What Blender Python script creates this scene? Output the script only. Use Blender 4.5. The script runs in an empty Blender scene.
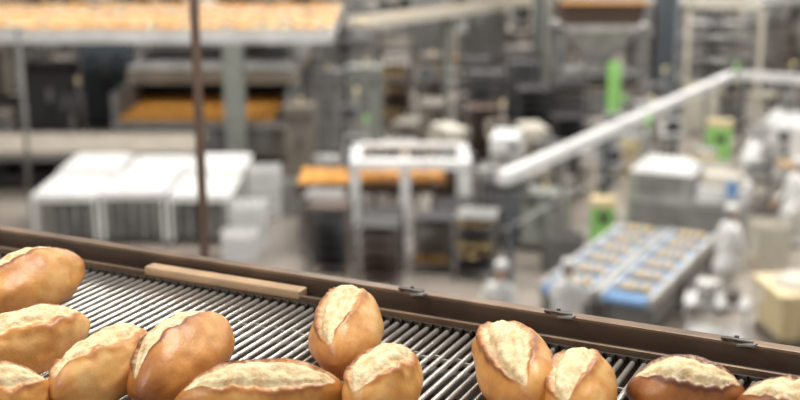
import bpy, bmesh, math, random
from mathutils import Vector, Matrix, noise
R=random.Random(7)
sc=bpy.context.scene
try: sc.view_settings.view_transform='Standard'
except Exception: pass

# ---------------- materials ----------------
MATS={}
def mat(name,col,rough=.5,metal=0.,var=.12,scale=6.,bump=0.):
    if name in MATS: return MATS[name]
    m=bpy.data.materials.new(name); m.use_nodes=True
    nt=m.node_tree; b=nt.nodes['Principled BSDF']
    tc=nt.nodes.new('ShaderNodeTexCoord'); n=nt.nodes.new('ShaderNodeTexNoise')
    n.inputs['Scale'].default_value=scale; n.inputs['Detail'].default_value=4
    nt.links.new(tc.outputs['Object'],n.inputs['Vector'])
    r=nt.nodes.new('ShaderNodeValToRGB')
    lo=[max(0,c*(1-var)) for c in col]; hi=[min(1,c*(1+var)) for c in col]
    r.color_ramp.elements[0].color=(*lo,1); r.color_ramp.elements[1].color=(*hi,1)
    r.color_ramp.elements[0].position=.3; r.color_ramp.elements[1].position=.7
    nt.links.new(n.outputs['Fac'],r.inputs['Fac']); nt.links.new(r.outputs['Color'],b.inputs['Base Color'])
    b.inputs['Roughness'].default_value=rough; b.inputs['Metallic'].default_value=metal
    if bump:
        bp=nt.nodes.new('ShaderNodeBump'); bp.inputs['Strength'].default_value=bump
        nt.links.new(n.outputs['Fac'],bp.inputs['Height']); nt.links.new(bp.outputs['Normal'],b.inputs['Normal'])
    MATS[name]=m; return m
STEEL=mat('stainless_steel',(.46,.455,.445),.35,.5,.3,2)
STEELD=mat('dull_steel',(.21,.205,.20),.5,.4,.3,2)
WHITE=mat('white_paint',(.70,.70,.70),.5,0,.14,1.5)
OFFW=mat('cream_paint',(.56,.52,.44),.5)
BEIGE=mat('beige_panel',(.36,.32,.265),.6,0,.2,2)
GREYG=mat('grey_green_paint',(.26,.275,.25),.6)
GREY=mat('grey_panel',(.20,.198,.195),.6,0,.25,2)
TAUPE=mat('taupe_panel',(.18,.155,.13),.6,0,.25,2)
DARK=mat('dark_machine',(.030,.028,.031),.6)
DBROWN=mat('dark_brown',(.078,.048,.034),.6)
RUST=mat('rust_brown_paint',(.14,.085,.06),.6)
BREAD=mat('far_bread_crust',(.80,.38,.075),.6,0,.22,9)
BREADP=mat('far_bread_pale',(.76,.56,.28),.6,0,.2,9)
BLUE=mat('blue_belt',(.14,.29,.54),.5,0,.25,3)
GREEN=mat('green_paint',(.30,.62,.18),.5)
YEL=mat('yellow_plastic',(.72,.60,.36),.5)
BLUEGREY=mat('blue_grey_paint',(.10,.12,.14),.5)
RUBBER=mat('black_rubber',(.02,.02,.02),.7)
SKIN=mat('skin',(.55,.33,.22),.55)
HAIR=mat('dark_hair',(.03,.02,.015),.6)
COAT=mat('white_cotton',(.74,.74,.73),.8)

# ---------------- builder ----------------
class B:
    def __init__(s,name):
        s.name=name; s.bm=bmesh.new(); s.m=[]
    def mi(s,m):
        if m not in s.m: s.m.append(m)
        return s.m.index(m)
    def _tag(s,vs,m,smooth=False):
        i=s.mi(m)
        fs=set()
        for v in vs:
            for f in v.link_faces: fs.add(f)
        for f in fs: f.material_index=i; f.smooth=smooth
    def box(s,c,d,m,rz=0,rx=0,ry=0):
        M=Matrix.Translation(c)@Matrix.Rotation(rz,4,'Z')@Matrix.Rotation(ry,4,'Y')@Matrix.Rotation(rx,4,'X')@Matrix.Diagonal((d[0],d[1],d[2],1))
        r=bmesh.ops.create_cube(s.bm,size=1,matrix=M); s._tag(r['verts'],m)
    def bx(s,x0,x1,y0,y1,z0,z1,m): s.box(((x0+x1)/2,(y0+y1)/2,(z0+z1)/2),(x1-x0,y1-y0,z1-z0),m)
    def rod(s,a,b,r,m,seg=10,r2=None):
        a=Vector(a); b=Vector(b); d=b-a
        q=Vector((0,0,1)).rotation_difference(d.normalized()).to_matrix().to_4x4()
        M=Matrix.Translation((a+b)/2)@q
        o=bmesh.ops.create_cone(s.bm,cap_ends=True,segments=seg,radius1=r,radius2=r if r2 is None else r2,depth=d.length,matrix=M)
        s._tag(o['verts'],m,seg>6)
    def ball(s,c,d,m,rz=0,u=10,v=6):
        M=Matrix.Translation(c)@Matrix.Rotation(rz,4,'Z')@Matrix.Diagonal((d[0]/2,d[1]/2,d[2]/2,1))
        o=bmesh.ops.create_uvsphere(s.bm,u_segments=u,v_segments=v,radius=1,matrix=M); s._tag(o['verts'],m,True)
    def loft(s,rings,m,seg=20,cap=True,smooth=True):
        i=s.mi(m); L=[]
        for (cx,cy,z,rx,ry) in rings:
            L.append([s.bm.verts.new((cx+rx*math.cos(2*math.pi*k/seg),cy+ry*math.sin(2*math.pi*k/seg),z)) for k in range(seg)])
        for a,b in zip(L,L[1:]):
            for k in range(seg):
                f=s.bm.faces.new((a[k],a[(k+1)%seg],b[(k+1)%seg],b[k])); f.material_index=i; f.smooth=smooth
        if cap:
            for r in (L[0][::-1],L[-1]):
                f=s.bm.faces.new(r); f.material_index=i
    def frustum(s,c,a,b,h,m):
        i=s.mi(m); x,y,z=c; vs=[]
        for (w,d),zz in ((a,z),(b,z+h)):
            vs.append([s.bm.verts.new((x+sx*w/2,y+sy*d/2,zz)) for sx,sy in ((-1,-1),(1,-1),(1,1),(-1,1))])
        for k in range(4):
            f=s.bm.faces.new((vs[0][k],vs[0][(k+1)%4],vs[1][(k+1)%4],vs[1][k])); f.material_index=i
        for q in (vs[0][::-1],vs[1]):
            f=s.bm.faces.new(q); f.material_index=i
    def done(s,loc=(0,0,0),rz=0,parent=None,bevel=0):
        bmesh.ops.recalc_face_normals(s.bm,faces=s.bm.faces[:])
        me=bpy.data.meshes.new(s.name); s.bm.to_mesh(me); s.bm.free()
        for m in s.m: me.materials.append(m)
        o=bpy.data.objects.new(s.name,me); sc.collection.objects.link(o)
        o.location=loc; o.rotation_euler=(0,0,rz)
        if parent: o.parent=parent
        if bevel:
            bv=o.modifiers.new('bevel','BEVEL'); bv.width=bevel; bv.segments=2; bv.limit_method='ANGLE'
        return o
def empty(name,loc,rz=0):
    e=bpy.data.objects.new(name,None); sc.collection.objects.link(e); e.location=loc; e.rotation_euler=(0,0,rz); return e

# ---------------- room ----------------
def floor_mat():
    m=bpy.data.materials.new('epoxy_floor'); m.use_nodes=True; nt=m.node_tree; b=nt.nodes['Principled BSDF']
    tc=nt.nodes.new('ShaderNodeTexCoord'); n=nt.nodes.new('ShaderNodeTexNoise'); n.inputs['Scale'].default_value=.35; n.inputs['Detail'].default_value=6
    nt.links.new(tc.outputs['Object'],n.inputs['Vector'])
    r=nt.nodes.new('ShaderNodeValToRGB'); r.color_ramp.elements[0].color=(.21,.18,.155,1); r.color_ramp.elements[1].color=(.44,.385,.335,1)
    r.color_ramp.elements[0].position=.35; r.color_ramp.elements[1].position=.65
    nt.links.new(n.outputs['Fac'],r.inputs['Fac']); nt.links.new(r.outputs['Color'],b.inputs['Base Color'])
    b.inputs['Roughness'].default_value=.35
    return m
f=B('floor'); f.bx(-32,32,-6,72,-.2,0,floor_mat()); f.done()
WALL=mat('wall_paint',(.48,.46,.43),.8,0,.06,1)
TRIM=mat('wall_trim',(.30,.29,.27),.6)
w=B('wall_back'); w.bx(-32,32,72,72.3,0,10,WALL); w.done()
w=B('wall_left'); w.bx(-32.3,-32,-6,72.3,0,10,WALL); w.done()
w=B('wall_right'); w.bx(32,32.3,-6,72.3,0,10,WALL); w.done()
w=B('baseboard_back'); w.bx(-32,32,71.95,72,0,.3,TRIM); w.done()

# ---------------- foreground conveyor ----------------
ANG=math.radians(-25.5)
ZB=6.12
conv=empty('wire_belt_conveyor',(0,0,ZB),ANG)
VE=1.1716
RODM=mat('belt_rod_steel',(.84,.80,.75),.28,.85,.12,40)
CHAIN=mat('oily_chain',(.035,.028,.022),.4,.5,.3,80)
RAILM=mat('worn_brown_rail',(.20,.135,.09),.42,.35,.40,14,.05)
RAILD=mat('dark_rail',(.080,.055,.04),.5,.3,.35,14)
TAN=mat('tan_wear_strip',(.54,.38,.24),.45,.2,.25,14)
PAN=mat('brown_drip_pan',(.12,.078,.056),.5,.3,.3,9)
b=B('belt_rods')
S0,S1=-3.2,1.3; P=.0125
n=int((S1-S0)/P); V0=.30
for i in range(n):
    x=S0+i*P
    b.rod((x,V0,-.0030),(x,VE,-.0030),.0030,RODM,10)
b.done(parent=conv)
b=B('edge_chain')
for i in range(n):
    x=S0+i*P
    for ve,sg in ((VE,1),(V0,-1)):
        b.box((x,ve+sg*.004,-.002),(.0095,.003,.009),CHAIN)
        b.box((x+P/2,ve+sg*.0085,-.003),(.0095,.003,.008),CHAIN)
        b.rod((x,ve,-.0029),(x,ve+sg*.013,-.0029),.002,RODM,6)
b.done(parent=conv)
b=B('belt_links')
for vv in (.42,.60,.78,.96,1.10):
    for i in range(n-1):
        x=S0+i*P
        b.box((x+P/2,vv+(.0035 if i%2 else -.0035),-.0048),(P+.002,.0016,.004),RODM)
b.done(parent=conv)
b=B('side_rail_far')
b.bx(S0,S1,VE+.015,VE+.020,-.05,.006,RAILM)
b.bx(S0,S1,VE+.020,VE+.040,-.006,.000,RAILD)
b.bx(S0,S1,VE+.040,VE+.046,-.006,.019,RAILD)
b.bx(S0,S1,VE+.040,VE+.056,.019,.023,RAILM)
b.bx(S0,S1,VE+.052,VE+.056,-.14,.019,RAILD)
b.done(parent=conv,bevel=.0008)
b=B('wear_strip'); b.bx(-.93,-.70,VE+.0145,VE+.034,.000,.012,TAN); b.done(parent=conv,bevel=.002)
b=B('side_rail_near')
b.bx(S0,S1,V0-.020,V0-.015,-.05,.006,RAILM); b.bx(S0,S1,V0-.05,V0-.02,-.14,.02,RAILM)
b.done(parent=conv,bevel=.001)
b=B('rail_clips')
for x in (-.565,-.385,-.19,-1.4,.1):
    b.box((x,VE+.044,.025),(.030,.007,.002),RAILD,rz=.25,ry=.08)
    b.box((x+.012,VE+.038,.023),(.020,.008,.002),STEELD,rz=-.3,ry=-.2)
    b.rod((x-.016,VE+.046,.024),(x+.018,VE+.038,.027),.0014,STEELD,6)
    b.rod((x,VE+.046,.023),(x,VE+.046,.028),.0025,DARK,8)
b.done(parent=conv)
b=B('support_frame')
for vv in (.36,.60,.84,1.08): b.bx(S0,S1,vv-.006,vv+.006,-.035,-.0085,STEELD)
b.bx(S0,S1,V0,VE+.01,-.12,-.115,PAN)
for i in range(int((S1-S0)/.4)):
    x=S0+.2+i*.4; b.bx(x-.02,x+.02,V0-.03,VE+.05,-.09,-.05,STEELD)
for x in (-3,-1.6,-.2,1.1):
    for vv in (V0-.03,VE+.03):
        b.bx(x-.03,x+.03,vv-.02,vv+.02,-1.12,-.1,STEELD); b.bx(x-.06,x+.06,vv-.05,vv+.05,-1.12,-1.11,STEELD)
    b.bx(x-.02,x+.02,V0,VE,-.7,-.66,STEELD)
b.done(parent=conv)
b=B('mezzanine_platform')
b.bx(-3.4,2.2,-2.2,1.26,-1.2,-1.12,GREY)
for x in (-3.3,-.6,2.1):
    for y in (-2.1,1.15): b.bx(x-.1,x+.1,y-.1,y+.1,-ZB,-1.2,GREYG)
b.bx(-3.4,2.2,1.16,1.26,-1.4,-1.2,GREYG)
b.done(loc=(0,0,ZB),rz=ANG)

# ---------------- bread rolls ----------------
def crust_mat():
    m=bpy.data.materials.new('bread_crust'); m.use_nodes=True; nt=m.node_tree; b=nt.nodes['Principled BSDF']
    N=nt.nodes.new; Lk=nt.links.new
    tc=N('ShaderNodeTexCoord'); n=N('ShaderNodeTexNoise'); n.inputs['Scale'].default_value=24; n.inputs['Detail'].default_value=8; n.inputs['Roughness'].default_value=.6
    geo=N('ShaderNodeNewGeometry')
    Lk(geo.outputs['Position'],n.inputs['Vector'])
    ao=N('ShaderNodeAttribute'); ao.attribute_name='openness'
    ab=N('ShaderNodeAttribute'); ab.attribute_name='bake'
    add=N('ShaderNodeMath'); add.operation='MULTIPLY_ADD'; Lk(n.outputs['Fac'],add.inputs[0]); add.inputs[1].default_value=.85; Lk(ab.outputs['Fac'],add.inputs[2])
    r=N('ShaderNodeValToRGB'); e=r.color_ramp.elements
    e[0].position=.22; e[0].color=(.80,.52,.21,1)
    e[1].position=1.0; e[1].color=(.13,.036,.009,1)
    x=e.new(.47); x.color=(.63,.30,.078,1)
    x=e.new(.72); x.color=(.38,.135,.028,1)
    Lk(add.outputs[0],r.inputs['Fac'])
    n2=N('ShaderNodeTexNoise'); n2.inputs['Scale'].default_value=95; n2.inputs['Detail'].default_value=6; n2.inputs['Roughness'].default_value=.65
    Lk(tc.outputs['Object'],n2.inputs['Vector'])
    r2=N('ShaderNodeValToRGB'); r2.color_ramp.elements[0].position=.32; r2.color_ramp.elements[0].color=(.58,.40,.19,1)
    r2.color_ramp.elements[1].position=.58; r2.color_ramp.elements[1].color=(.89,.76,.49,1)
    Lk(n2.outputs['Fac'],r2.inputs['Fac'])
    mx=N('ShaderNodeMix'); mx.data_type='RGBA'; Lk(ao.outputs['Fac'],mx.inputs[0]); Lk(r.outputs['Color'],mx.inputs[6]); Lk(r2.outputs['Color'],mx.inputs[7])
    Lk(mx.outputs[2],b.inputs['Base Color'])
    mr=N('ShaderNodeMapRange'); mr.inputs[3].default_value=.42; mr.inputs[4].default_value=.85; Lk(ao.outputs['Fac'],mr.inputs[0]); Lk(mr.outputs[0],b.inputs['Roughness'])
    vo=N('ShaderNodeTexVoronoi'); vo.feature='DISTANCE_TO_EDGE'; vo.inputs['Scale'].default_value=140
    Lk(tc.outputs['Object'],vo.inputs['Vector'])
    ve=N('ShaderNodeMath'); ve.operation='MINIMUM'; ve.inputs[1].default_value=.12; Lk(vo.outputs['Distance'],ve.inputs[0])
    hh=N('ShaderNodeMath'); hh.operation='MULTIPLY_ADD'; hh.inputs[1].default_value=1.2; Lk(ve.outputs[0],hh.inputs[0]); Lk(n2.outputs['Fac'],hh.inputs[2])
    bs=N('ShaderNodeMapRange'); bs.inputs[3].default_value=.20; bs.inputs[4].default_value=.7; Lk(ao.outputs['Fac'],bs.inputs[0])
    bp=N('ShaderNodeBump'); bp.inputs['Distance'].default_value=.003; Lk(bs.outputs[0],bp.inputs['Strength'])
    Lk(hh.outputs[0],bp.inputs['Height']); Lk(bp.outputs['Normal'],b.inputs['Normal'])
    return m
CRUST=crust_mat()
def sst(a,b,x):
    t=max(0,min(1,(x-a)/(b-a))); return t*t*(3-2*t)
def roll(x,y,ang,L=.15,W=.08,H=.065,seed=0,off=0.,sw=.5,bake=0.,twist=.25,hi=True):
    nu,nv=(100,90) if hi else (40,40)
    me=bpy.data.meshes.new('bread_roll'); V=[];O=[];K=[];F=[]
    sd=Vector((seed*3.17,seed*1.3,0))
    for i in range(nu+1):
        s=-math.cos(math.pi*i/nu)
        s0=max(-.9995,min(.9995,s))
        r=(1-abs(s0)**2.1)**.62
        for j in range(nv):
            ph=2*math.pi*j/nv
            c,sn=math.cos(ph),math.sin(ph)
            nz=noise.noise(Vector((s*1.6,c*1.1,sn*1.1))+sd)*.15+noise.noise(Vector((s*5,c*3,sn*3))+sd)*.035
            k=1+nz
            phc=math.pi/2+off+twist*s
            wv=sw*math.sqrt(max(0,1-(s/.86)**2))+1e-4 if abs(s)<.86 else 0
            op=0; bk=0
            if wv>.03:
                jag=noise.noise(Vector((s*5,seed,0)))*.34+noise.noise(Vector((s*17,seed,3)))*.10
                xx=((ph-phc+math.pi)%(2*math.pi)-math.pi)/wv+jag
                fade=min(1,wv/(sw*.6))
                op=(1-sst(.84,1.04,abs(xx)+.18*noise.noise(Vector((s*12,ph*7,seed)))))
                k+=fade*(.12*math.exp(-((xx+1.14)/.17)**2)+.05*math.exp(-((xx-1.18)/.22)**2)-.16*math.exp(-((xx+.82)/.16)**2)-.08*math.exp(-((xx-.84)/.16)**2))
                if abs(xx)<1: k+=fade*(.03*math.cos(xx*math.pi/2)+.055*noise.noise(Vector((s*6,ph*5,seed)))-.06*math.exp(-((xx-.15+.5*noise.noise(Vector((s*4,seed,9))))/.10)**2))
                bk=.32*math.exp(-((abs(xx)-1.16)/.19)**2)*fade
                if xx<0: bk*=1.3
            yy=W/2*r*c*k; zz=H/2*r*sn*k
            fl=-H*.30
            if zz<fl: zz=fl+(zz-fl)*.12
            V.append((L/2*s*(1+.03*noise.noise(sd)),yy,zz)); O.append(op*.92)
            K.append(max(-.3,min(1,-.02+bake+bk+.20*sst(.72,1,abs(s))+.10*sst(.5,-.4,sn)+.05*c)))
    for i in range(nu):
        for j in range(nv):
            a=i*nv+j; b2=i*nv+(j+1)%nv
            F.append((a,b2,b2+nv,a+nv))
    me.from_pydata(V,[],F)
    for p in me.polygons: p.use_smooth=True
    A=me.attributes.new('openness','FLOAT','POINT'); A.data.foreach_set('value',O)
    A=me.attributes.new('bake','FLOAT','POINT'); A.data.foreach_set('value',K)
    me.materials.append(CRUST)
    o=bpy.data.objects.new('bread_roll',me); sc.collection.objects.link(o)
    zmin=min(v[2] for v in V)
    o.location=(x,y,ZB-zmin+.0002); o.rotation_euler=(0,0,math.radians(ang))
    return o
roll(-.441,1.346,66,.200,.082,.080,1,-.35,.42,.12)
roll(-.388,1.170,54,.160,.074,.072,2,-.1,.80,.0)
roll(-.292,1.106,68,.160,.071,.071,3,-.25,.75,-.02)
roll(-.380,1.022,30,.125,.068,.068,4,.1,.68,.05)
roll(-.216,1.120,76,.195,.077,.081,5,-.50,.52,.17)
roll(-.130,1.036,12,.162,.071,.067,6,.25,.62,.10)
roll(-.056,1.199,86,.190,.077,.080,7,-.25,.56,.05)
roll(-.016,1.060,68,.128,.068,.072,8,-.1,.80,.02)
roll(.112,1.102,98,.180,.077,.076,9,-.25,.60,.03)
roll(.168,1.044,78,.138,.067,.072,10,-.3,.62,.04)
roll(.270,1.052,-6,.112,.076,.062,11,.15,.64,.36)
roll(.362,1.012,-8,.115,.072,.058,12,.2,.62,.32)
roll(-.62,1.30,30,.15,.075,.062,13,.1,.5,.1,hi=False)
roll(-.56,1.10,70,.15,.075,.062,14,.1,.5,.1,hi=False)
roll(.05,.86,40,.15,.075,.062,15,.1,.5,.1,hi=False)
roll(-.30,.84,10,.15,.075,.062,16,.1,.5,.1,hi=False)

# ---------------- near pole ----------------
b=B('rust_brown_pole')
b.rod((0,0,0),(0,0,9.5),.0145,RUST,14)
b.box((0,0,.01),(.2,.2,.02),RUST)
for z in (5.0,6.45,8): b.rod((0,0,z),(0,0,z+.04),.019,RUST,14)
b.done(loc=(-.612,3.6,0))

# ---------------- helper object makers ----------------
def rolls_on(b,x0,x1,y0,y1,z,dx,dy,m=(BREAD,BREADP),L=.2,W=.11,H=.08,skip=.08):
    x=x0
    while x<x1:
        y=y0
        while y<y1:
            if R.random()>skip: b.ball((x+R.uniform(-.03,.03),y+R.uniform(-.03,.03),z+H*.4),(L,W,H),R.choice(m),R.uniform(-.5,.5),8,5)
            y+=dy
        x+=dx
def rack_trolley(x,y,rz=0,h=1.7,w=.65,d=.8,post=STEELD,tray=DBROWN,load=BREAD,shelves=8):
    b=B('bakery_rack_trolley')
    for sx in (-1,1):
        for sy in (-1,1):
            px,py=sx*w/2,sy*d/2
            b.bx(px-.02,px+.02,py-.02,py+.02,.12,h,post)
            b.rod((px-.02,py,.06),(px+.02,py,.06),.06,RUBBER,10)
            b.bx(px-.015,px+.015,py-.015,py+.015,.08,.14,STEELD)
    b.bx(-w/2,w/2,-d/2,d/2,h-.02,h+.01,post)
    for i in range(shelves):
        z=.2+(h-.4)*i/(shelves-1)
        b.bx(-w/2+.02,w/2-.02,-d/2+.01,d/2-.01,z,z+.02,tray)
        if load and R.random()<.4: rolls_on(b,-w/2+.12,w/2-.08,-d/2+.1,d/2-.05,z+.02,.2,.18,(load,))
    return b.done(loc=(x,y,0),rz=rz)
def dough_mixer(x,y,rz=0,body=WHITE,bowl=STEEL,s=1.):
    b=B('dough_mixer')
    b.bx(-.35*s,.35*s,.25*s,.75*s,.08,1.15*s,body)
    b.bx(-.30*s,.30*s,-.45*s,.75*s,1.15*s,1.45*s,body)
    b.bx(-.45*s,.45*s,-.5*s,.75*s,.05,.18,body)
    b.loft([(0,-.12*s,.2*s,.30*s,.30*s),(0,-.12*s,.3*s,.42*s,.42*s),(0,-.12*s,.8*s,.5*s,.5*s),(0,-.12*s,.83*s,.52*s,.52*s),(0,-.12*s,.80*s,.47*s,.47*s),(0,-.12*s,.4*s,.38*s,.38*s)],bowl)
    b.loft([(0,-.12*s,.55*s,.42*s,.42*s),(0,-.12*s,.68*s,.3*s,.3*s),(0,-.12*s,.72*s,.1*s,.1*s)],OFFW)
    b.rod((0,-.12*s,.6*s),(0,-.12*s,1.2*s),.05*s,STEEL)
    b.bx(.12*s,.28*s,-.47*s,-.45*s,1.22*s,1.38*s,DARK)
    for px in (-.4,.4):
        for py in (-.4,.65): b.rod((px*s-.03,py*s,.05),(px*s+.03,py*s,.05),.05,RUBBER)
    return b.done(loc=(x,y,0),rz=rz)
def cabinet(x,y,rz=0,w=.85,d=.6,h=2.,m=GREY):
    b=B('electrical_cabinet')
    b.bx(-w/2,w/2,-d/2,d/2,.1,h,m); b.bx(-w/2+.03,w/2-.03,-d/2+.03,d/2-.03,0,.1,DARK)
    for sx in (-1,1):
        b.bx(sx*w/4-w/4+.02,sx*w/4+w/4-.02,-d/2-.02,-d/2,.14,h-.04,m)
        b.bx(sx*.05-.012,sx*.05+.012,-d/2-.05,-d/2-.02,h*.45,h*.55,DARK)
        for k in range(5): b.bx(sx*w/4-.12,sx*w/4+.12,-d/2-.03,-d/2-.02,h*.8+k*.04,h*.8+k*.04+.015,DARK)
    b.bx(-.07,.07,-d/2-.03,-d/2-.02,h*.6,h*.75,STEELD)
    b.bx(-w/2-.02,w/2+.02,-d/2-.03,d/2,h,h+.04,m)
    b.rod((0,0,h+.04),(0,0,h+.2),.04,YEL)
    return b.done(loc=(x,y,0),rz=rz)
def crate_stack(x,y,rz=0,nz=5,m=WHITE,w=.6,d=.4,ch=.18):
    b=B('plastic_crate_stack')
    for k in range(nz):
        z=k*ch
        b.bx(-w/2,w/2,-d/2,d/2,z+.01 if k else 0,z+.03,m)
        for sy in (-1,1):
            b.bx(-w/2,w/2,sy*d/2-.012,sy*d/2+.012,z+ch-.05,z+ch-.005,m)
            b.bx(-w/2,w/2,sy*d/2-.008,sy*d/2+.008,z+.01,z+ch*.6,m)
        for sx in (-1,1):
            b.bx(sx*w/2-.012,sx*w/2+.012,-d/2,d/2,z+ch-.05,z+ch-.005,m)
            b.bx(sx*w/2-.008,sx*w/2+.008,-d/2,d/2,z+.01,z+ch*.6,m)
            for sy in (-1,1): b.bx(sx*w/2-.025,sx*w/2+.025,sy*d/2-.025,sy*d/2+.025,z+.01,z+ch-.005,m)
    return b.done(loc=(x,y,0),rz=rz)
def line_machine(x,y,rz=0,L=4.,W=1.,m=STEEL,hood=GREY,load=True,hz=1.5,name='bakery_process_line'):
    b=B(name)
    b.bx(-L/2,L/2,-W/2,W/2,.78,.88,m)
    b.bx(-L/2,L/2,-W/2+.06,W/2-.06,.88,.9,BEIGE)
    for sy in (-1,1): b.bx(-L/2,L/2,sy*W/2-.03,sy*W/2+.03,.85,.98,m)
    k=int(L/1.2)+1
    for i in range(k+1):
        px=-L/2+.1+(L-.2)*i/k
        for sy in (-1,1): b.bx(px-.04,px+.04,sy*W/2-.04,sy*W/2+.04,0,.8,STEELD)
        b.bx(px-.03,px+.03,-W/2,W/2,.25,.3,STEELD)
    hx=R.uniform(-L/4,L/4); hl=L*.28
    b.frustum((hx,0,.98),(hl*2*.6,W+.1),(hl*2*.6,W+.1),hz-.98-.15,hood)
    b.frustum((hx,0,hz-.15),(hl*2*.6,W+.1),(hl*.7,W*.6),.3,hood)
    b.bx(hx-.15,hx+.15,-.15,.15,hz+.1,hz+.5,m)
    b.bx(hx-hl*.4,hx+hl*.4,-W/2-.08,-W/2-.04,1.05,hz-.25,DARK)
    b.rod((-L/2+.3,-W/2-.15,.45),(-L/2+.8,-W/2-.15,.45),.13,BLUEGREY,12)
    b.bx(L/2-.4,L/2-.3,-W/2-.1,-W/2-.04,.5,1.5,STEELD); b.bx(L/2-.55,L/2-.15,-W/2-.16,-W/2-.08,1.3,1.65,m)
    if load: rolls_on(b,-L/2+.15,hx-hl*.62,-W/2+.15,W/2-.1,.9,.28,.2); rolls_on(b,hx+hl*.62+.15,L/2-.1,-W/2+.15,W/2-.1,.9,.28,.2)
    return b.done(loc=(x,y,0),rz=rz)
def shelving(x,y,rz=0,w=2.6,h=2.6,m=BEIGE):
    b=B('storage_shelving')
    for px in (-w/2,0,w/2):
        for py in (-.3,.3): b.bx(px-.03,px+.03,py-.03,py+.03,0,h,STEELD)
    for i in range(5):
        z=.15+i*(h-.3)/4; b.bx(-w/2,w/2,-.33,.33,z,z+.04,STEELD)
        if i<4:
            px=-w/2+.08
            while px<w/2-.35:
                ww=R.uniform(.25,.5); hh=R.uniform(.2,.42)
                mm=R.choice((m,OFFW,TAUPE,DBROWN,GREY,DARK,STEEL))
                b.bx(px,px+ww,-.26,.24,z+.04,z+.04+hh,mm); b.bx(px-.01,px+ww+.01,-.27,.25,z+.04+hh*.85,z+.04+hh,mm)
                px+=ww+.06
    return b.done(loc=(x,y,0),rz=rz)
def silo(x,y,h=3.6,r=.7,m=STEEL):
    b=B('flour_silo')
    b.loft([(0,0,.8,.12,.12),(0,0,1.5,r,r),(0,0,h,r,r),(0,0,h+.25,r*.5,r*.5),(0,0,h+.3,.15,.15)],m,24)
    for k in range(4):
        a=math.pi/4+k*math.pi/2; cx,cy=r*.9*math.cos(a),r*.9*math.sin(a); b.bx(cx-.05,cx+.05,cy-.05,cy+.05,0,1.8,STEELD)
    for z in (1.6,2.4,h-.1): b.loft([(0,0,z,r+.03,r+.03),(0,0,z+.06,r+.03,r+.03)],STEELD,24)
    b.rod((0,0,.3),(0,0,.85),.1,STEELD); b.rod((0,0,.3),(.8,0,.3),.08,STEELD)
    for k in range(9): b.rod((-.18,-r-.12,.4+k*.3),(.18,-r-.12,.4+k*.3),.015,STEELD,6)
    for sx in (-1,1): b.rod((sx*.18,-r-.12,0),(sx*.18,-r-.12,h),.02,STEELD,6)
    return b.done(loc=(x,y,0))
def spiral_tower(x,y,h=3.4,m=OFFW):
    b=B('spiral_proofer_tower')
    for sx in (-1,1):
        for sy in (-1,1): b.bx(sx*1.0-.06,sx*1.0+.06,sy*1.0-.06,sy*1.0+.06,0,h,m)
    for k in range(int((h-.6)/.32)):
        z=.4+k*.32; b.loft([(0,0,z,.98,.98),(0,0,z+.07,.98,.98)],STEEL if k%2 else STEELD,24)
    b.rod((0,0,0),(0,0,h-.1),.22,DARK,16)
    b.bx(-1.06,1.06,-1.06,-.94,h-.12,h,m); b.bx(-1.06,1.06,.94,1.06,h-.12,h,m); b.bx(-1.06,-.94,-1.06,1.06,h-.12,h,m); b.bx(.94,1.06,-1.06,1.06,h-.12,h,m)
    b.bx(-1.06,-.1,-1.12,-1.05,.1,1.5,m); b.bx(.95,1.8,-.35,.35,.9,1.0,m); b.bx(1.7,1.8,-.3,.3,0,.9,STEELD)
    return b.done(loc=(x,y,0))
def pedestal(x,y,rz=0,h=1.5,m=STEEL,lamp=GREEN):
    b=B('machine_control_pedestal')
    b.bx(-.2,.2,-.2,.2,0,.05,STEELD); b.bx(-.05,.05,-.05,.05,.05,h,STEELD)
    b.box((0,-.08,h),(.5,.18,.42),m,rx=-.25); b.box((0,-.18,h+.03),(.38,.02,.26),DARK,rx=-.25)
    b.rod((.18,0,h+.15),(.18,0,h+.45),.02,STEEL); b.rod((.18,0,h+.45),(.18,0,h+.62),.045,lamp)
    b.rod((-.15,.05,0),(-.15,.05,h),.025,RUBBER)
    return b.done(loc=(x,y,0),rz=rz)
def drum(x,y,m=BLUEGREY):
    b=B('ingredient_drum')
    b.loft([(0,0,0,.28,.28),(0,0,.05,.29,.29),(0,0,.3,.29,.29),(0,0,.32,.305,.305),(0,0,.34,.29,.29),(0,0,.6,.29,.29),(0,0,.62,.305,.305),(0,0,.64,.29,.29),(0,0,.88,.29,.29)],m,20)
    b.loft([(0,0,.88,.31,.31),(0,0,.93,.31,.31),(0,0,.94,.26,.26)],STEEL,20)
    return b.done(loc=(x,y,0))

# ---------------- left background ----------------
b=B('white_tray_table')
for i,(x0,x1) in enumerate(((-7.0,-5.75),(-5.7,-4.45),(-4.4,-3.2))):
    for j,(y0,y1) in enumerate(((22.0,23.7),(23.8,25.5))):
        z=1.0+.05*((i+j)%2)
        b.bx(x0,x1,y0,y1,z-.05,z,WHITE); b.bx(x0+.08,x1-.08,y0+.08,y1-.08,z,z+.03,COAT)
        b.bx(x0,x1,y0,y0+.03,z-.12,z-.05,WHITE)
        for px in (x0+.04,x1-.04):
            for py in (y0+.04,y1-.04):
                b.bx(px-.03,px+.03,py-.03,py+.03,.1,z-.05,WHITE); b.rod((px-.03,py,.06),(px+.03,py,.06),.06,RUBBER)
        for k in range(4): b.bx(x0+.02,x1-.02,y0+.06,y1-.02,.18+k*.19,.20+k*.19,STEEL)
        if j==0:
            for k in range(5): b.bx(x0+.15+k*.22,x0+.19+k*.22,y0+.02,y0+.05,.18,z-.1,STEEL)
b.done()
for (x,y,n2) in ((-2.85,22.0,5),(-2.2,24.6,4),(-2.8,24.2,6),(-2.95,21.2,3)): crate_stack(x,y,.1,n2,STEEL if n2==4 else WHITE)
b=B('steel_work_table')
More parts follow.
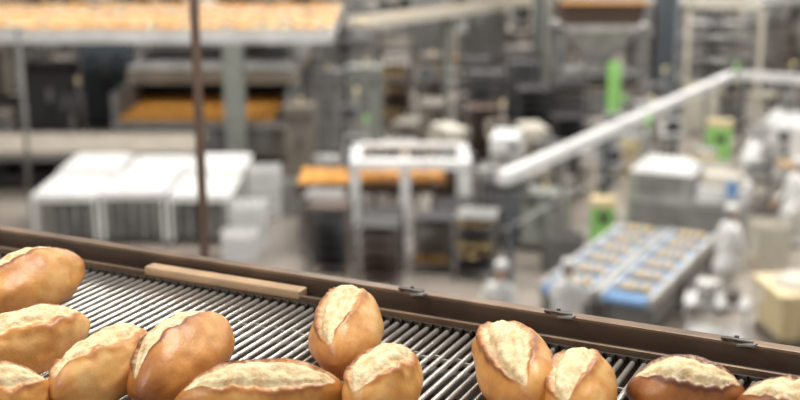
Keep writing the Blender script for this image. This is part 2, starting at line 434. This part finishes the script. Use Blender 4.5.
b.bx(-10.2,-4.6,26.0,28.2,.92,1.0,BEIGE); b.bx(-10.2,-4.6,26.0,26.06,.78,.92,STEELD); b.bx(-10.1,-4.7,26.3,28.0,.3,.36,DARK)
for px in (-10.1,-8.3,-6.5,-4.7):
    for py in (26.1,28.1): b.bx(px-.05,px+.05,py-.05,py+.05,0,.92,STEELD)
for px in (-9.3,-7.2,-5.6): b.bx(px-.35,px+.35,26.6,27.6,.36,.74,DARK)
b.done()
b=B('tunnel_oven')
x0,x1=-7.1,-2.7
b.bx(x0,x1,29.2,37,.15,1.02,TAUPE); b.bx(x0+.1,x1-.1,29.4,36.8,0,.15,DARK)
b.bx(x0,x1,29.0,29.2,.92,1.04,STEEL)
b.bx(x0+.1,x1-.2,29.25,33.0,1.02,1.06,STEELD)
rolls_on(b,x0+.25,x1-.35,29.4,32.8,1.06,.24,.2,(BREAD,),.28,.20,.1,.0)
for px in (x0+.05,x1-.05): b.bx(px-.08,px+.08,29.25,32.8,1.02,1.75,GREY)
b.bx(x0,x1,33.0,37,1.02,1.75,DARK)
b.bx(x0,x1,31.0,37,1.72,2.1,BEIGE)
b.frustum(((x0+x1)/2,34.0,2.1),(x1-x0,6.0),(x1-x0-.7,4.9),.3,GREY)
b.bx(x0+.5,x0+1.5,32,34,2.4,2.6,STEEL); b.bx(x0+2.6,x0+3.4,31.9,32.9,2.4,2.55,STEELD)
for px in (-6,-4.8,-3.6): b.bx(px-.4,px+.4,29.14,29.2,.3,.85,GREY)
b.done()
b=B('elevated_cooling_conveyor')
for k,(ya,yb) in enumerate(((28.6,30.6),(31.2,33.2),(33.8,35.6))):
    b.bx(-17,-1.6,ya,yb,3.16,3.28,TAUPE if k else BEIGE); b.bx(-17,-1.6,ya-.05,ya,3.08,3.38,WHITE); b.bx(-17,-1.6,yb,yb+.05,3.1,3.36,STEELD)
    if k==0:
        for q in range(50): b.rod((-16.9+q*.31,ya,3.31),(-16.9+q*.31,yb,3.31),.03,STEEL,8)
        rolls_on(b,-16.8,-1.8,yb-1.25,yb-.1,3.32,.34,.30,(BREAD,BREAD,BREADP),.30,.18,.12,.15)
    else: rolls_on(b,-16.8,-1.8,ya+.2,yb-.1,3.28,.34,.30,(BREAD,BREAD,BREAD,BREADP),.31,.20,.12,.10)
for px in (-16.5,-11.5,-3.98):
    b.bx(px-.24,px+.24,28.45,28.85,0,3.08,GREYG); b.bx(px-.3,px+.3,28.4,28.9,0,.06,GREYG)
    if px<-7.1: b.bx(px-.1,px+.1,35.4,35.6,0,3.12,GREYG)
    b.bx(px-.12,px+.12,28.6,35.6,2.95,3.12,GREYG)
b.bx(-2.2,-2.0,35.4,35.6,0,3.12,GREYG)
b.done()
b=B('elevated_transfer_conveyor')
d=Vector((5.6,7.3,0)).normalized(); ln=14; a=math.atan2(d.y,d.x)
b.box((ln/2,0,0),(ln,.7,.1),BEIGE); b.box((ln/2,-.38,.05),(ln,.06,.24),OFFW); b.box((ln/2,.38,.05),(ln,.06,.24),OFFW)
for t in (4,9,13.5):
    b.box((t,0,-1.6),(.16,.16,3.2),GREYG)
rolls_on(b,.3,ln-.3,-.2,.3,.05,.4,.25)
b.done(loc=(-1.1,31.4,3.2),rz=a)
b=B('slim_steel_post'); b.rod((0,0,0),(0,0,3.9),.045,STEELD); b.box((0,0,.01),(.25,.25,.02),STEEL); b.box((0,0,3.9),(.2,.2,.06),STEEL); b.done(loc=(-7.75,24.4,0))
cabinet(-1.85,30.6,0,.85,.7,2.1,GREY); cabinet(-.9,30.6,0,.85,.7,2.2,GREYG); cabinet(-2.35,27.8,0,.7,.6,1.7,TAUPE)
# white gantry + bread conveyor
b=B('white_gantry_frame')
b.bx(-.95,1.35,22.0,22.25,1.50,1.66,WHITE); b.bx(-.95,1.35,23.8,24.0,1.52,1.62,WHITE)
b.bx(-.95,-.75,22.2,23.9,1.52,1.62,WHITE); b.bx(1.15,1.35,22.2,23.9,1.52,1.62,WHITE)
b.bx(-.75,1.15,22.2,22.8,1.53,1.56,STEEL)
for px in (-.85,.1,1.25):
    for py in (22.1,23.9): b.bx(px-.09,px+.09,py-.07,py+.07,0,1.52,WHITE)
b.bx(-.9,1.3,22.05,22.15,.28,.36,WHITE)
b.done()
b=B('bread_conveyor')
b.bx(-2.0,.9,22.35,23.65,1.0,1.10,STEELD); 
for y in (22.3,23.68): b.bx(-2.0,.9,y-.03,y+.03,.97,1.14,DBROWN)
rolls_on(b,-1.85,.9,22.5,23.6,1.10,.22,.17,(BREAD,),.24,.16,.11,0)
for px in (-1.9,-.5,.75):
    for py in (22.36,23.64): b.bx(px-.04,px+.04,py-.04,py+.04,0,1.0,DARK)
    b.bx(px-.03,px+.03,22.36,23.64,.3,.35,DARK)
b.done()
for (x,y,h,l,pm,tm,sh) in ((-1.25,20.5,1.25,None,DBROWN,DARK,5),(-.35,20.0,1.05,None,DARK,DBROWN,4),(.62,20.6,1.0,BREAD,DARK,TAUPE,4),(1.35,20.2,1.15,BREADP,STEELD,DARK,5),(1.0,21.5,1.0,None,DARK,DBROWN,4),(-1.4,21.6,1.15,None,STEELD,DBROWN,5),(2.0,22.1,1.35,None,DARK,DARK,5),(-.3,21.2,.9,BREAD,DARK,STEELD,3)):
    rack_trolley(x,y,R.uniform(-.2,.2),h,.7,.75,post=pm,tray=tm,load=l,shelves=sh)

# ---------------- centre mid-ground ----------------
for (x,y,s,bd) in ((.15,28.0,.9,TAUPE),(1.2,27.2,.9,OFFW),(2.3,25.6,1.0,WHITE),(3.1,27.3,.9,OFFW),(.8,29.8,1.0,TAUPE)):
    dough_mixer(x,y,R.uniform(-.5,.5),bd,STEEL,s)
for (x,y,h) in ((2.2,30.5,2.1),(3.2,31.0,2.3),(4.2,29.6,2.0),(3.3,33.2,2.3),(2.0,32.4,2.2),(3.3,29.3,1.9)):
    rack_trolley(x,y,R.uniform(-.1,.1),h,.85,.9,DARK,DARK,None,9)
for (x,y) in ((-.1,34.4),(-.1,36.0),(1.0,36.0)): rack_trolley(x,y,0,1.8,.8,.9,TAUPE,DBROWN,BREADP,8)
rack_trolley(2.0,28.9,.1,1.5,.8,.8,DBROWN,DBROWN,None,7); rack_trolley(4.0,28.2,.1,1.4,.8,.8,DARK,DARK,None,7)
rack_trolley(1.2,25.4,.1,1.1,.8,.8,DARK,DBROWN,None,5); rack_trolley(.0,26.0,.1,1.2,.8,.8,STEELD,DARK,None,5); rack_trolley(3.4,25.8,.2,1.2,.8,.8,DARK,DARK,None,5)
silo(1.0,38.8,3.2,.65,GREY); silo(2.8,38.8,3.6,.65,STEELD); spiral_tower(-1.8,38.8,3.0,STEELD)
spiral_tower(8.9,34.0,3.6,OFFW); silo(11.8,39.0,4.0,.7,STEEL); silo(13.8,39.0,3.8,.7,OFFW); spiral_tower(14.2,33.4,3.2,WHITE)
for (x,y,h,m,l) in ((-1.2,27.9,1.5,GREY,YEL),(-.9,25.4,1.3,STEEL,GREEN),(2.2,27.2,1.3,BEIGE,YEL),(.7,33.0,1.7,GREY,YEL),(4.9,26.9,1.5,STEEL,GREEN),(6.1,26.8,1.4,WHITE,YEL),(8.4,30.4,1.7,BEIGE,GREEN),(10.2,31.6,1.6,GREY,YEL),(4.3,23.6+.6,1.3,STEEL,GREEN),(6.6,30.6,1.6,GREY,YEL),(-8.0,28.9,1.6,DARK,YEL),(8.5,19.0,1.4,OFFW,GREEN)): pedestal(x,y,R.uniform(-.4,.4),h,m,l)
for (x,y,m) in ((-1.6,25.8,GREY),(-1.0,26.8,BLUEGREY),(4.3,26.2,OFFW),(5.0,28.4,BLUEGREY),(5.6,28.2,YEL),(8.8,29.0,OFFW),(9.6,29.2,BLUEGREY),(6.9,26.6,YEL),(2.9,24.9,DARK),(7.7,20.2,OFFW),(9.3,21.6,BLUEGREY),(1.9,24.6,GREY)): drum(x,y,m)
b=B('overhead_pipe_run')
for y,z,r,m in ((36.8,3.3,.10,STEEL),(37.15,3.3,.06,WHITE),(37.4,3.3,.13,GREYG)): b.rod((4.8,y,z),(20,y,z),r,m,12)
for x in (5.0,8.6,12.4,16.0,19.6):
    b.bx(x-.08,x+.08,36.5,36.66,0,3.6,STEELD); b.bx(x-.08,x+.08,36.6,37.7,3.08,3.18,STEELD)
b.done()

# hopper machine
b=B('dough_hopper_machine')
for px in (-1.1,1.1):
    for py in (-.8,.8): b.bx(px-.1,px+.1,py-.1,py+.1,0,3.1,STEELD)
b.bx(-1.2,1.2,-.9,.9,3.0,3.14,STEEL)
b.frustum((0,0,3.14),(2.0,1.6),(2.2,1.8),.62,DBROWN)
b.bx(-1.15,1.15,-.93,-.88,3.72,3.79,BREAD)
b.frustum((0,0,2.1),(.5,.5),(2.0,1.5),.9,STEEL)
b.bx(-.28,.28,-.28,.28,1.5,2.1,STEEL)
b.bx(-1.1,1.1,-.95,.8,.7,1.5,TAUPE); b.bx(-.9,.9,-1.0,-.94,.85,1.35,GREY)
b.bx(.15,.48,-1.08,-.98,.2,2.2,GREEN)
b.bx(-1.15,1.15,-.85,.85,1.8,1.87,STEELD)
b.done(loc=(5.35,32.6,0))
def icol(name,x,y,w,h,m):
    b=B(name)
    b.bx(-w/2,w/2,-w/2,-w/2+.07,0,h,m); b.bx(-w/2,w/2,w/2-.07,w/2,0,h,m); b.bx(-.05,.05,-w/2,w/2,0,h,m)
    b.bx(-w/2,-w/2+.05,-w/2,w/2,0,h,m)
    b.bx(-w*.7,w*.7,-w*.7,w*.7,0,.06,m); b.bx(-w*.6,w*.6,-w*.6,w*.6,h-.1,h,m)
    b.done(loc=(x,y,0))
icol('steel_column',7.1,32.2,.55,8.,BLUEGREY)
icol('steel_column',4.05,34.8,.42,8.,GREYG)
icol('steel_column',-14.5,37,.5,8.,BLUEGREY)

b=B('white_overhead_duct')
pts=[Vector((1.73,19.3,2.0)),Vector((8.6,30.7,2.0)),Vector((15,27.2,2.0))]
for p,q in zip(pts,pts[1:]):
    dd=q-p; a=math.atan2(dd.y,dd.x)
    b.box((p+q)/2,(dd.length+.2,.20,.20),WHITE,rz=a)
    nseg=int(dd.length/2)
    for i in range(nseg+1):
        c=p+dd*((i+.12)/(nseg+.2))
        b.box((c.x,c.y,.95),(.10,.10,1.9),BLUEGREY if i%2==0 else STEEL,rz=a); b.box((c.x,c.y,.02),(.22,.22,.04),STEELD,rz=a)
        b.box((c.x,c.y,1.86),(.14,.3,.06),STEELD,rz=a)
    c=(p+q)/2; b.box((c.x,c.y,1.1),(dd.length,.04,.04),STEEL,rz=a)
b.done()

def pack_conv(x,y,rz,L=3.8):
    b=B('blue_packing_conveyor')
    b.bx(-.33,.33,0,L,.80,.88,BLUE)
    for sx in (-1,1): b.bx(sx*.37-.04,sx*.37+.04,0,L,.76,.93,STEEL)
    for yy in (0,L): b.rod((-.33,yy,.84),(.33,yy,.84),.05,BLUE)
    k=0
    while .3+k*.62<L-.2:
        yy=.3+k*.62
        b.bx(-.27,.27,yy,yy+.38,.88,.90,TAUPE)
        for q in range(4): b.ball((-.19+q*.127,yy+.19,.93),(.11,.34,.08),BREADP if q%2 else OFFW,0,8,5)
        k+=1
    for yy in (.2,L/2,L-.2):
        for sx in (-1,1): b.bx(sx*.37-.04,sx*.37+.04,yy-.04,yy+.04,0,.78,STEELD)
        b.bx(-.37,.37,yy-.03,yy+.03,.25,.3,STEELD)
    b.bx(-.30,.30,.2,L-.2,.3,.75,GREY)
    b.done(loc=(x,y,0),rz=rz)
pack_conv(2.42,16.8,math.radians(-28)); pack_conv(3.24,16.45,math.radians(-28))
b=B('packaging_machine')
b.bx(-1.1,1.1,-.6,.6,.1,.95,STEEL); b.bx(-1.05,1.05,-.55,.55,0,.1,DARK)
b.bx(-1.1,.1,-.5,.6,.95,1.40,STEEL); b.frustum((-.5,.05,1.40),(1.2,1.1),(.8,.7),.15,WHITE)
b.bx(.2,1.05,-.5,.5,.95,1.2,WHITE); b.rod((.25,-.2,1.32),(1.0,-.2,1.32),.16,OFFW,16)
b.bx(-.95,-.1,-.53,-.5,1.0,1.38,GREY); b.bx(.75,.95,-.62,-.56,1.1,1.4,BLUE)
b.bx(-1.0,1.0,-.63,-.6,.2,.85,GREY)
b.rod((-1.0,.5,1.4),(-1.0,.5,2.1),.03,STEEL); b.rod((-1.0,.5,2.1),(-1.0,.5,2.3),.05,GREEN)
b.done(loc=(5.6,22.4,0),rz=math.radians(-24))
b=B('green_control_stand'); b.bx(-.20,.20,-.14,.14,.1,1.05,GREEN); b.bx(-.24,.24,-.18,.18,0,.1,STEELD); b.bx(-.22,.22,-.17,.15,1.0,1.15,YEL); b.bx(-.10,.10,-.18,-.16,.75,.88,DARK); b.done(loc=(3.72,21.3,0))
b=B('green_control_stand'); b.bx(-.26,.26,-.15,.15,.1,1.25,GREEN); b.bx(-.30,.30,-.2,.2,0,.1,STEELD); b.bx(-.28,.28,-.18,.15,1.2,1.35,YEL); b.bx(-.12,.12,-.19,-.17,.85,1.0,DARK); b.done(loc=(7.55,27.9,0))
line_machine(9.6,25.2,.15,4.2,1.2,STEEL,WHITE,True,1.8); line_machine(9.4,27.4,-.1,2.4,.9,STEELD,WHITE,False,1.5)
line_machine(7.0,24.6,-.30,2.2,.9,STEEL,WHITE,False,1.4)
line_machine(12.4,31.0,.1,3.4,1.3,STEELD,OFFW,False,1.9)
cabinet(11.4,27.6,-.2,.9,.6,1.6,BEIGE); cabinet(6.2,29.3,0,.8,.6,1.5,STEEL)
crate_stack(8.2,23.3,.2,6,WHITE); crate_stack(8.9,23.2,.1,7,STEEL); crate_stack(8.5,20.6,.1,4,OFFW); crate_stack(6.6,20.6,.1,5,OFFW); crate_stack(2.9,20.5,.2,4,GREY); crate_stack(7.3,19.4,.3,3,STEEL); crate_stack(7.0,18.6,-.1,4,OFFW)
cabinet(2.75,21.9,-.4,.8,.6,1.1,GREYG)
b=B('yellow_ingredient_tote')
b.bx(-.55,.55,-.5,.5,0,.12,TAUPE)
for k in range(3): b.bx(-.56+.4*k,-.36+.4*k,-.5,.5,.0,.1,DBROWN)
b.frustum((0,0,.12),(1.0,.9),(1.15,1.05),.72,YEL)
b.bx(-.60,.60,-.55,.55,.78,.86,YEL)
for k in range(4): b.bx(-.42+.26*k,-.36+.26*k,-.56,-.46,.15,.8,YEL)
b.loft([(0,0,.84,.5,.45),(0,0,.95,.42,.38),(0,0,1.02,.2,.18)],OFFW)
b.done(loc=(6.10,17.2,0),rz=.1,bevel=.02)
b=B('steel_utility_cart')
b.bx(-.45,.45,-.3,.3,.8,.84,STEEL); b.bx(-.45,.45,-.3,.3,.3,.33,STEEL)
for px in (-.42,.42):
    for py in (-.27,.27): b.rod((px,py,.08),(px,py,.84),.02,STEEL); b.rod((px-.02,py,.05),(px+.02,py,.05),.05,RUBBER)
b.loft([(-.15,0,.84,.14,.14),(-.15,0,1.1,.15,.15),(-.15,0,1.11,.16,.16)],STEEL); b.loft([(.22,0,.84,.1,.1),(.22,0,1.0,.12,.12),(.22,0,1.06,.05,.05)],TAUPE)
b.rod((.45,-.27,.84),(.62,-.27,1.0),.015,STEEL); b.rod((.45,.27,.84),(.62,.27,1.0),.015,STEEL); b.rod((.62,-.27,1.0),(.62,.27,1.0),.015,STEEL)
b.done(loc=(4.6,16.5,0),rz=-.3)
line_machine(2.6,23.8,-.1,1.8,.8,STEELD,BEIGE,False,1.25)

# ---------------- workers ----------------
def skinobj(name,verts,edges,rad,m,parent,sub=1,root=0):
    me=bpy.data.meshes.new(name); me.from_pydata(verts,edges,[]); me.materials.append(m)
    o=bpy.data.objects.new(name,me); sc.collection.objects.link(o); o.parent=parent
    md=o.modifiers.new('skin','SKIN'); md.use_smooth_shade=True
    for i,sv in enumerate(me.skin_vertices[0].data):
        sv.radius=(rad[i],rad[i]); sv.use_root=(i==root)
    s=o.modifiers.new('sub','SUBSURF'); s.levels=sub; s.render_levels=sub
    return o
def worker(x,y,heading,pose='walk'):
    e=empty('factory_worker',(x,y,0),heading)
    st=.20 if pose=='walk' else .03
    arm=pose=='reach'
    v=[(0,0,.95),(0,.0,1.12),(0,.01,1.32),(0,0,1.45),(0,.015,1.55)]
    r=[.13,.125,.145,.075,.052]
    ed=[(0,1),(1,2),(2,3),(3,4)]
    hands=[]
    for sx,ph in ((-1,1),(1,-1)):
        k=len(v)
        if arm: pts=[(sx*.18,0,1.40),(sx*.23,.12,1.16),(sx*.16,.38,1.08)]
        else: pts=[(sx*.18,0,1.40),(sx*.24,-.02-ph*.06,1.13),(sx*.24,.10-ph*.14,.90)]
        v+=pts; r+=[.068,.05,.036]; ed+=[(2,k),(k,k+1),(k+1,k+2)]
        hands.append((Vector(pts[2]),(Vector(pts[2])-Vector(pts[1])).normalized(),sx))
        k=len(v)
        yk=ph*st
        v+=[(sx*.09,0,.88),(sx*.10,yk*.75+.04,.50),(sx*.10,yk-(.04 if ph<0 and st>.1 else 0),.10),(sx*.11,yk+.13,.045)]
        r+=[.098,.068,.048,.042]; ed+=[(0,k),(k,k+1),(k+1,k+2),(k+2,k+3)]
    skinobj('body',v,ed,r,COAT,e,2)
    b=B('shoes')
    for sx,ph in ((-1,1),(1,-1)):
        yk=ph*st; b.ball((sx*.11,yk+.07,.05),(.11,.30,.10),RUBBER,0,14,8)
    b.done(parent=e)
    b=B('coat')
    b.loft([(0,0,1.47,.09,.075),(0,0,1.44,.17,.105),(0,0,1.36,.215,.135),(0,0,1.2,.205,.14),(0,0,1.08,.19,.135),(0,0,.95,.205,.155),(0,0,.8,.23,.18+st*.2),(0,0,.66,.24,.20+st*.4),(0,0,.655,.2,.17+st*.4)],COAT,28)
    b.loft([(0,.0,1.45,.075,.07),(0,.0,1.50,.065,.062)],COAT,18)
    b.box((0,-.155,1.1),(.2,.012,.05),COAT)
    b.done(parent=e)
    b=B('head')
    z=1.63
    b.loft([(0,.03,z-.125,.02,.02),(0,.03,z-.115,.04,.045),(0,.02,z-.08,.058,.072),(0,.01,z-.03,.070,.088),(0,0,z+.02,.076,.096),(0,0,z+.07,.070,.090),(0,0,z+.10,.050,.065),(0,0,z+.115,.02,.03)],SKIN,20)
    b.rod((0,.09,z+.01),(0,.112,z-.03),.008,SKIN,8,.016)
    for sx in (-1,1):
        b.ball((sx*.03,.086,z+.005),(.026,.016,.014),WHITE); b.ball((sx*.03,.094,z+.005),(.011,.006,.011),HAIR); b.box((sx*.03,.093,z+.024),(.032,.006,.006),HAIR)
        b.ball((sx*.078,-.005,z-.005),(.018,.035,.06),SKIN)
    b.ball((0,.088,z-.065),(.045,.014,.014),mat('lips',(.45,.18,.14)))
    b.loft([(0,-.012,z-.06,.055,.075),(0,-.014,z,.079,.094),(0,-.014,z+.04,.08,.096)],HAIR,20)
    b.loft([(0,-.005,z+.03,.084,.104),(0,-.005,z+.06,.086,.106),(0,-.012,z+.10,.088,.105),(0,-.015,z+.14,.072,.085),(0,-.015,z+.155,.03,.04)],COAT,24)
    b.done(parent=e)
    for p,dr,sx in hands:
        side=Vector((0,1,0)) if abs(dr.z)>.6 else Vector((1,0,0))
        side=(side-dr*side.dot(dr)).normalized(); curl=dr.cross(side).normalized()*(-sx if abs(dr.z)>.6 else 1)
        vs=[p-dr*.02,p+dr*.03,p+dr*.07]; rr=[.027,.03,.03]; ee=[(0,1),(1,2)]
        for k,(o_,l) in enumerate(((-.03,.06),(-.01,.075),(.01,.08),(.03,.07))):
            i=len(vs); bs=p+dr*.095+side*o_
            vs+=[bs,bs+dr*l*.5+curl*.008,bs+dr*l*.85+curl*.03]; rr+=[.010,.009,.008]; ee+=[(2,i),(i,i+1),(i+1,i+2)]
        i=len(vs); vs+=[p+dr*.05+side*.042,p+dr*.085+side*.062+curl*.01]; rr+=[.012,.009]; ee+=[(1,i),(i,i+1)]
        skinobj('hand',[tuple(q) for q in vs],ee,rr,SKIN,e,1)
    return e
worker(5.27,18.4,math.radians(-70),'walk')
worker(1.36,15.4,math.radians(150),'reach')
worker(2.28,15.5,math.radians(-20),'reach')
worker(7.4,21.8,math.radians(100),'walk')

# ---------------- far field ----------------
for y in (41.8,46,50.5,55,61,67):
    half=.33*y*1.05+3; x=-half+R.uniform(0,2)
    while x<half:
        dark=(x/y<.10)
        k=R.random()
        if k<.28:
            L=R.uniform(3,4.0); x+=L/2
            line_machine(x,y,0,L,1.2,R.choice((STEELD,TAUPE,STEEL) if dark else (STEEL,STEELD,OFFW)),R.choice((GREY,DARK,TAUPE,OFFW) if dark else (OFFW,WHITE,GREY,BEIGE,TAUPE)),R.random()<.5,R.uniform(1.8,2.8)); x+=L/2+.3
        elif k<.55: x+=1.3; shelving(x,y,0,2.4,R.uniform(2.4,3.6),BEIGE); x+=1.4
        elif k<.74:
            x+=.5; rack_trolley(x,y,0,1.9,.85,.9,R.choice((DARK,TAUPE,STEELD)),R.choice((DARK,DBROWN,STEELD)),R.choice((None,BREAD,BREADP)),8); x+=.6
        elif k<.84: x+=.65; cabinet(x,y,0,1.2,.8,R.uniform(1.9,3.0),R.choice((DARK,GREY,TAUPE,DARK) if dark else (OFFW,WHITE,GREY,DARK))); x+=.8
        elif k<.91: x+=.9; silo(x,y,R.uniform(3.0,3.8),.7,R.choice((STEEL,GREY,STEELD))); x+=1.2
        elif k<.96: x+=.4; pedestal(x,y,0,1.7,GREY,YEL); x+=.4
        else: x+=1.0; dough_mixer(x,y,R.uniform(-.4,.4),OFFW,STEEL,1.3); x+=1.2
line_machine(-12.8,31.5,0,5,1.6,STEELD,DARK,False,2.4)
cabinet(-8.9,30.6,0,1.2,.8,2.3,DARK); cabinet(-8.4,34.5,0,1.4,.9,2.4,BLUEGREY)
line_machine(-11.4,34.2,0,3.2,1.2,DARK,TAUPE,False,2.4)
rack_trolley(-9.0,22.8,.1,1.6,.8,.9,TAUPE,GREY,None,7); rack_trolley(-8.2,21.2,.1,1.3,.8,.9,STEELD,DBROWN,None,6)

# ---------------- lights ----------------
w=bpy.data.worlds.new('factory_ambient'); sc.world=w; w.use_nodes=True
w.node_tree.nodes['Background'].inputs[0].default_value=(1,.98,.95,1); w.node_tree.nodes['Background'].inputs[1].default_value=.50
def area(name,loc,sx,sy,e,col=(1,.965,.90),rot=(0,0,0)):
    l=bpy.data.lights.new(name,'AREA'); l.shape='RECTANGLE'; l.size=sx; l.size_y=sy; l.energy=e; l.color=col
    o=bpy.data.objects.new(name,l); sc.collection.objects.link(o); o.location=loc; o.rotation_euler=rot
for x in (-9,0,9):
    for y in (18,30,44,58): area('ceiling_lamp',(x,y,9.6),4,1.2,(600 if x<0 else (700 if x==0 else 860))*(1.25 if y>40 else 1))
area('ceiling_lamp',(.8,2.6,8.6),1.4,.4,105,(1,.95,.87),(math.radians(-38),0,0))
area('ceiling_lamp',(-1.9,.6,8.6),1.0,.4,48,(1,.95,.87),(math.radians(5),math.radians(-35),0))

# ---------------- camera ----------------
cd=bpy.data.cameras.new('camera'); cam=bpy.data.objects.new('camera',cd); sc.collection.objects.link(cam); sc.camera=cam
cd.lens=54; cd.sensor_width=36; cam.location=(0,0,6.6); cam.rotation_euler=(math.radians(90-14.48),0,0)
cd.dof.use_dof=True; cd.dof.focus_distance=1.23; cd.dof.aperture_fstop=4.1; cd.clip_end=200; cd.clip_start=.05
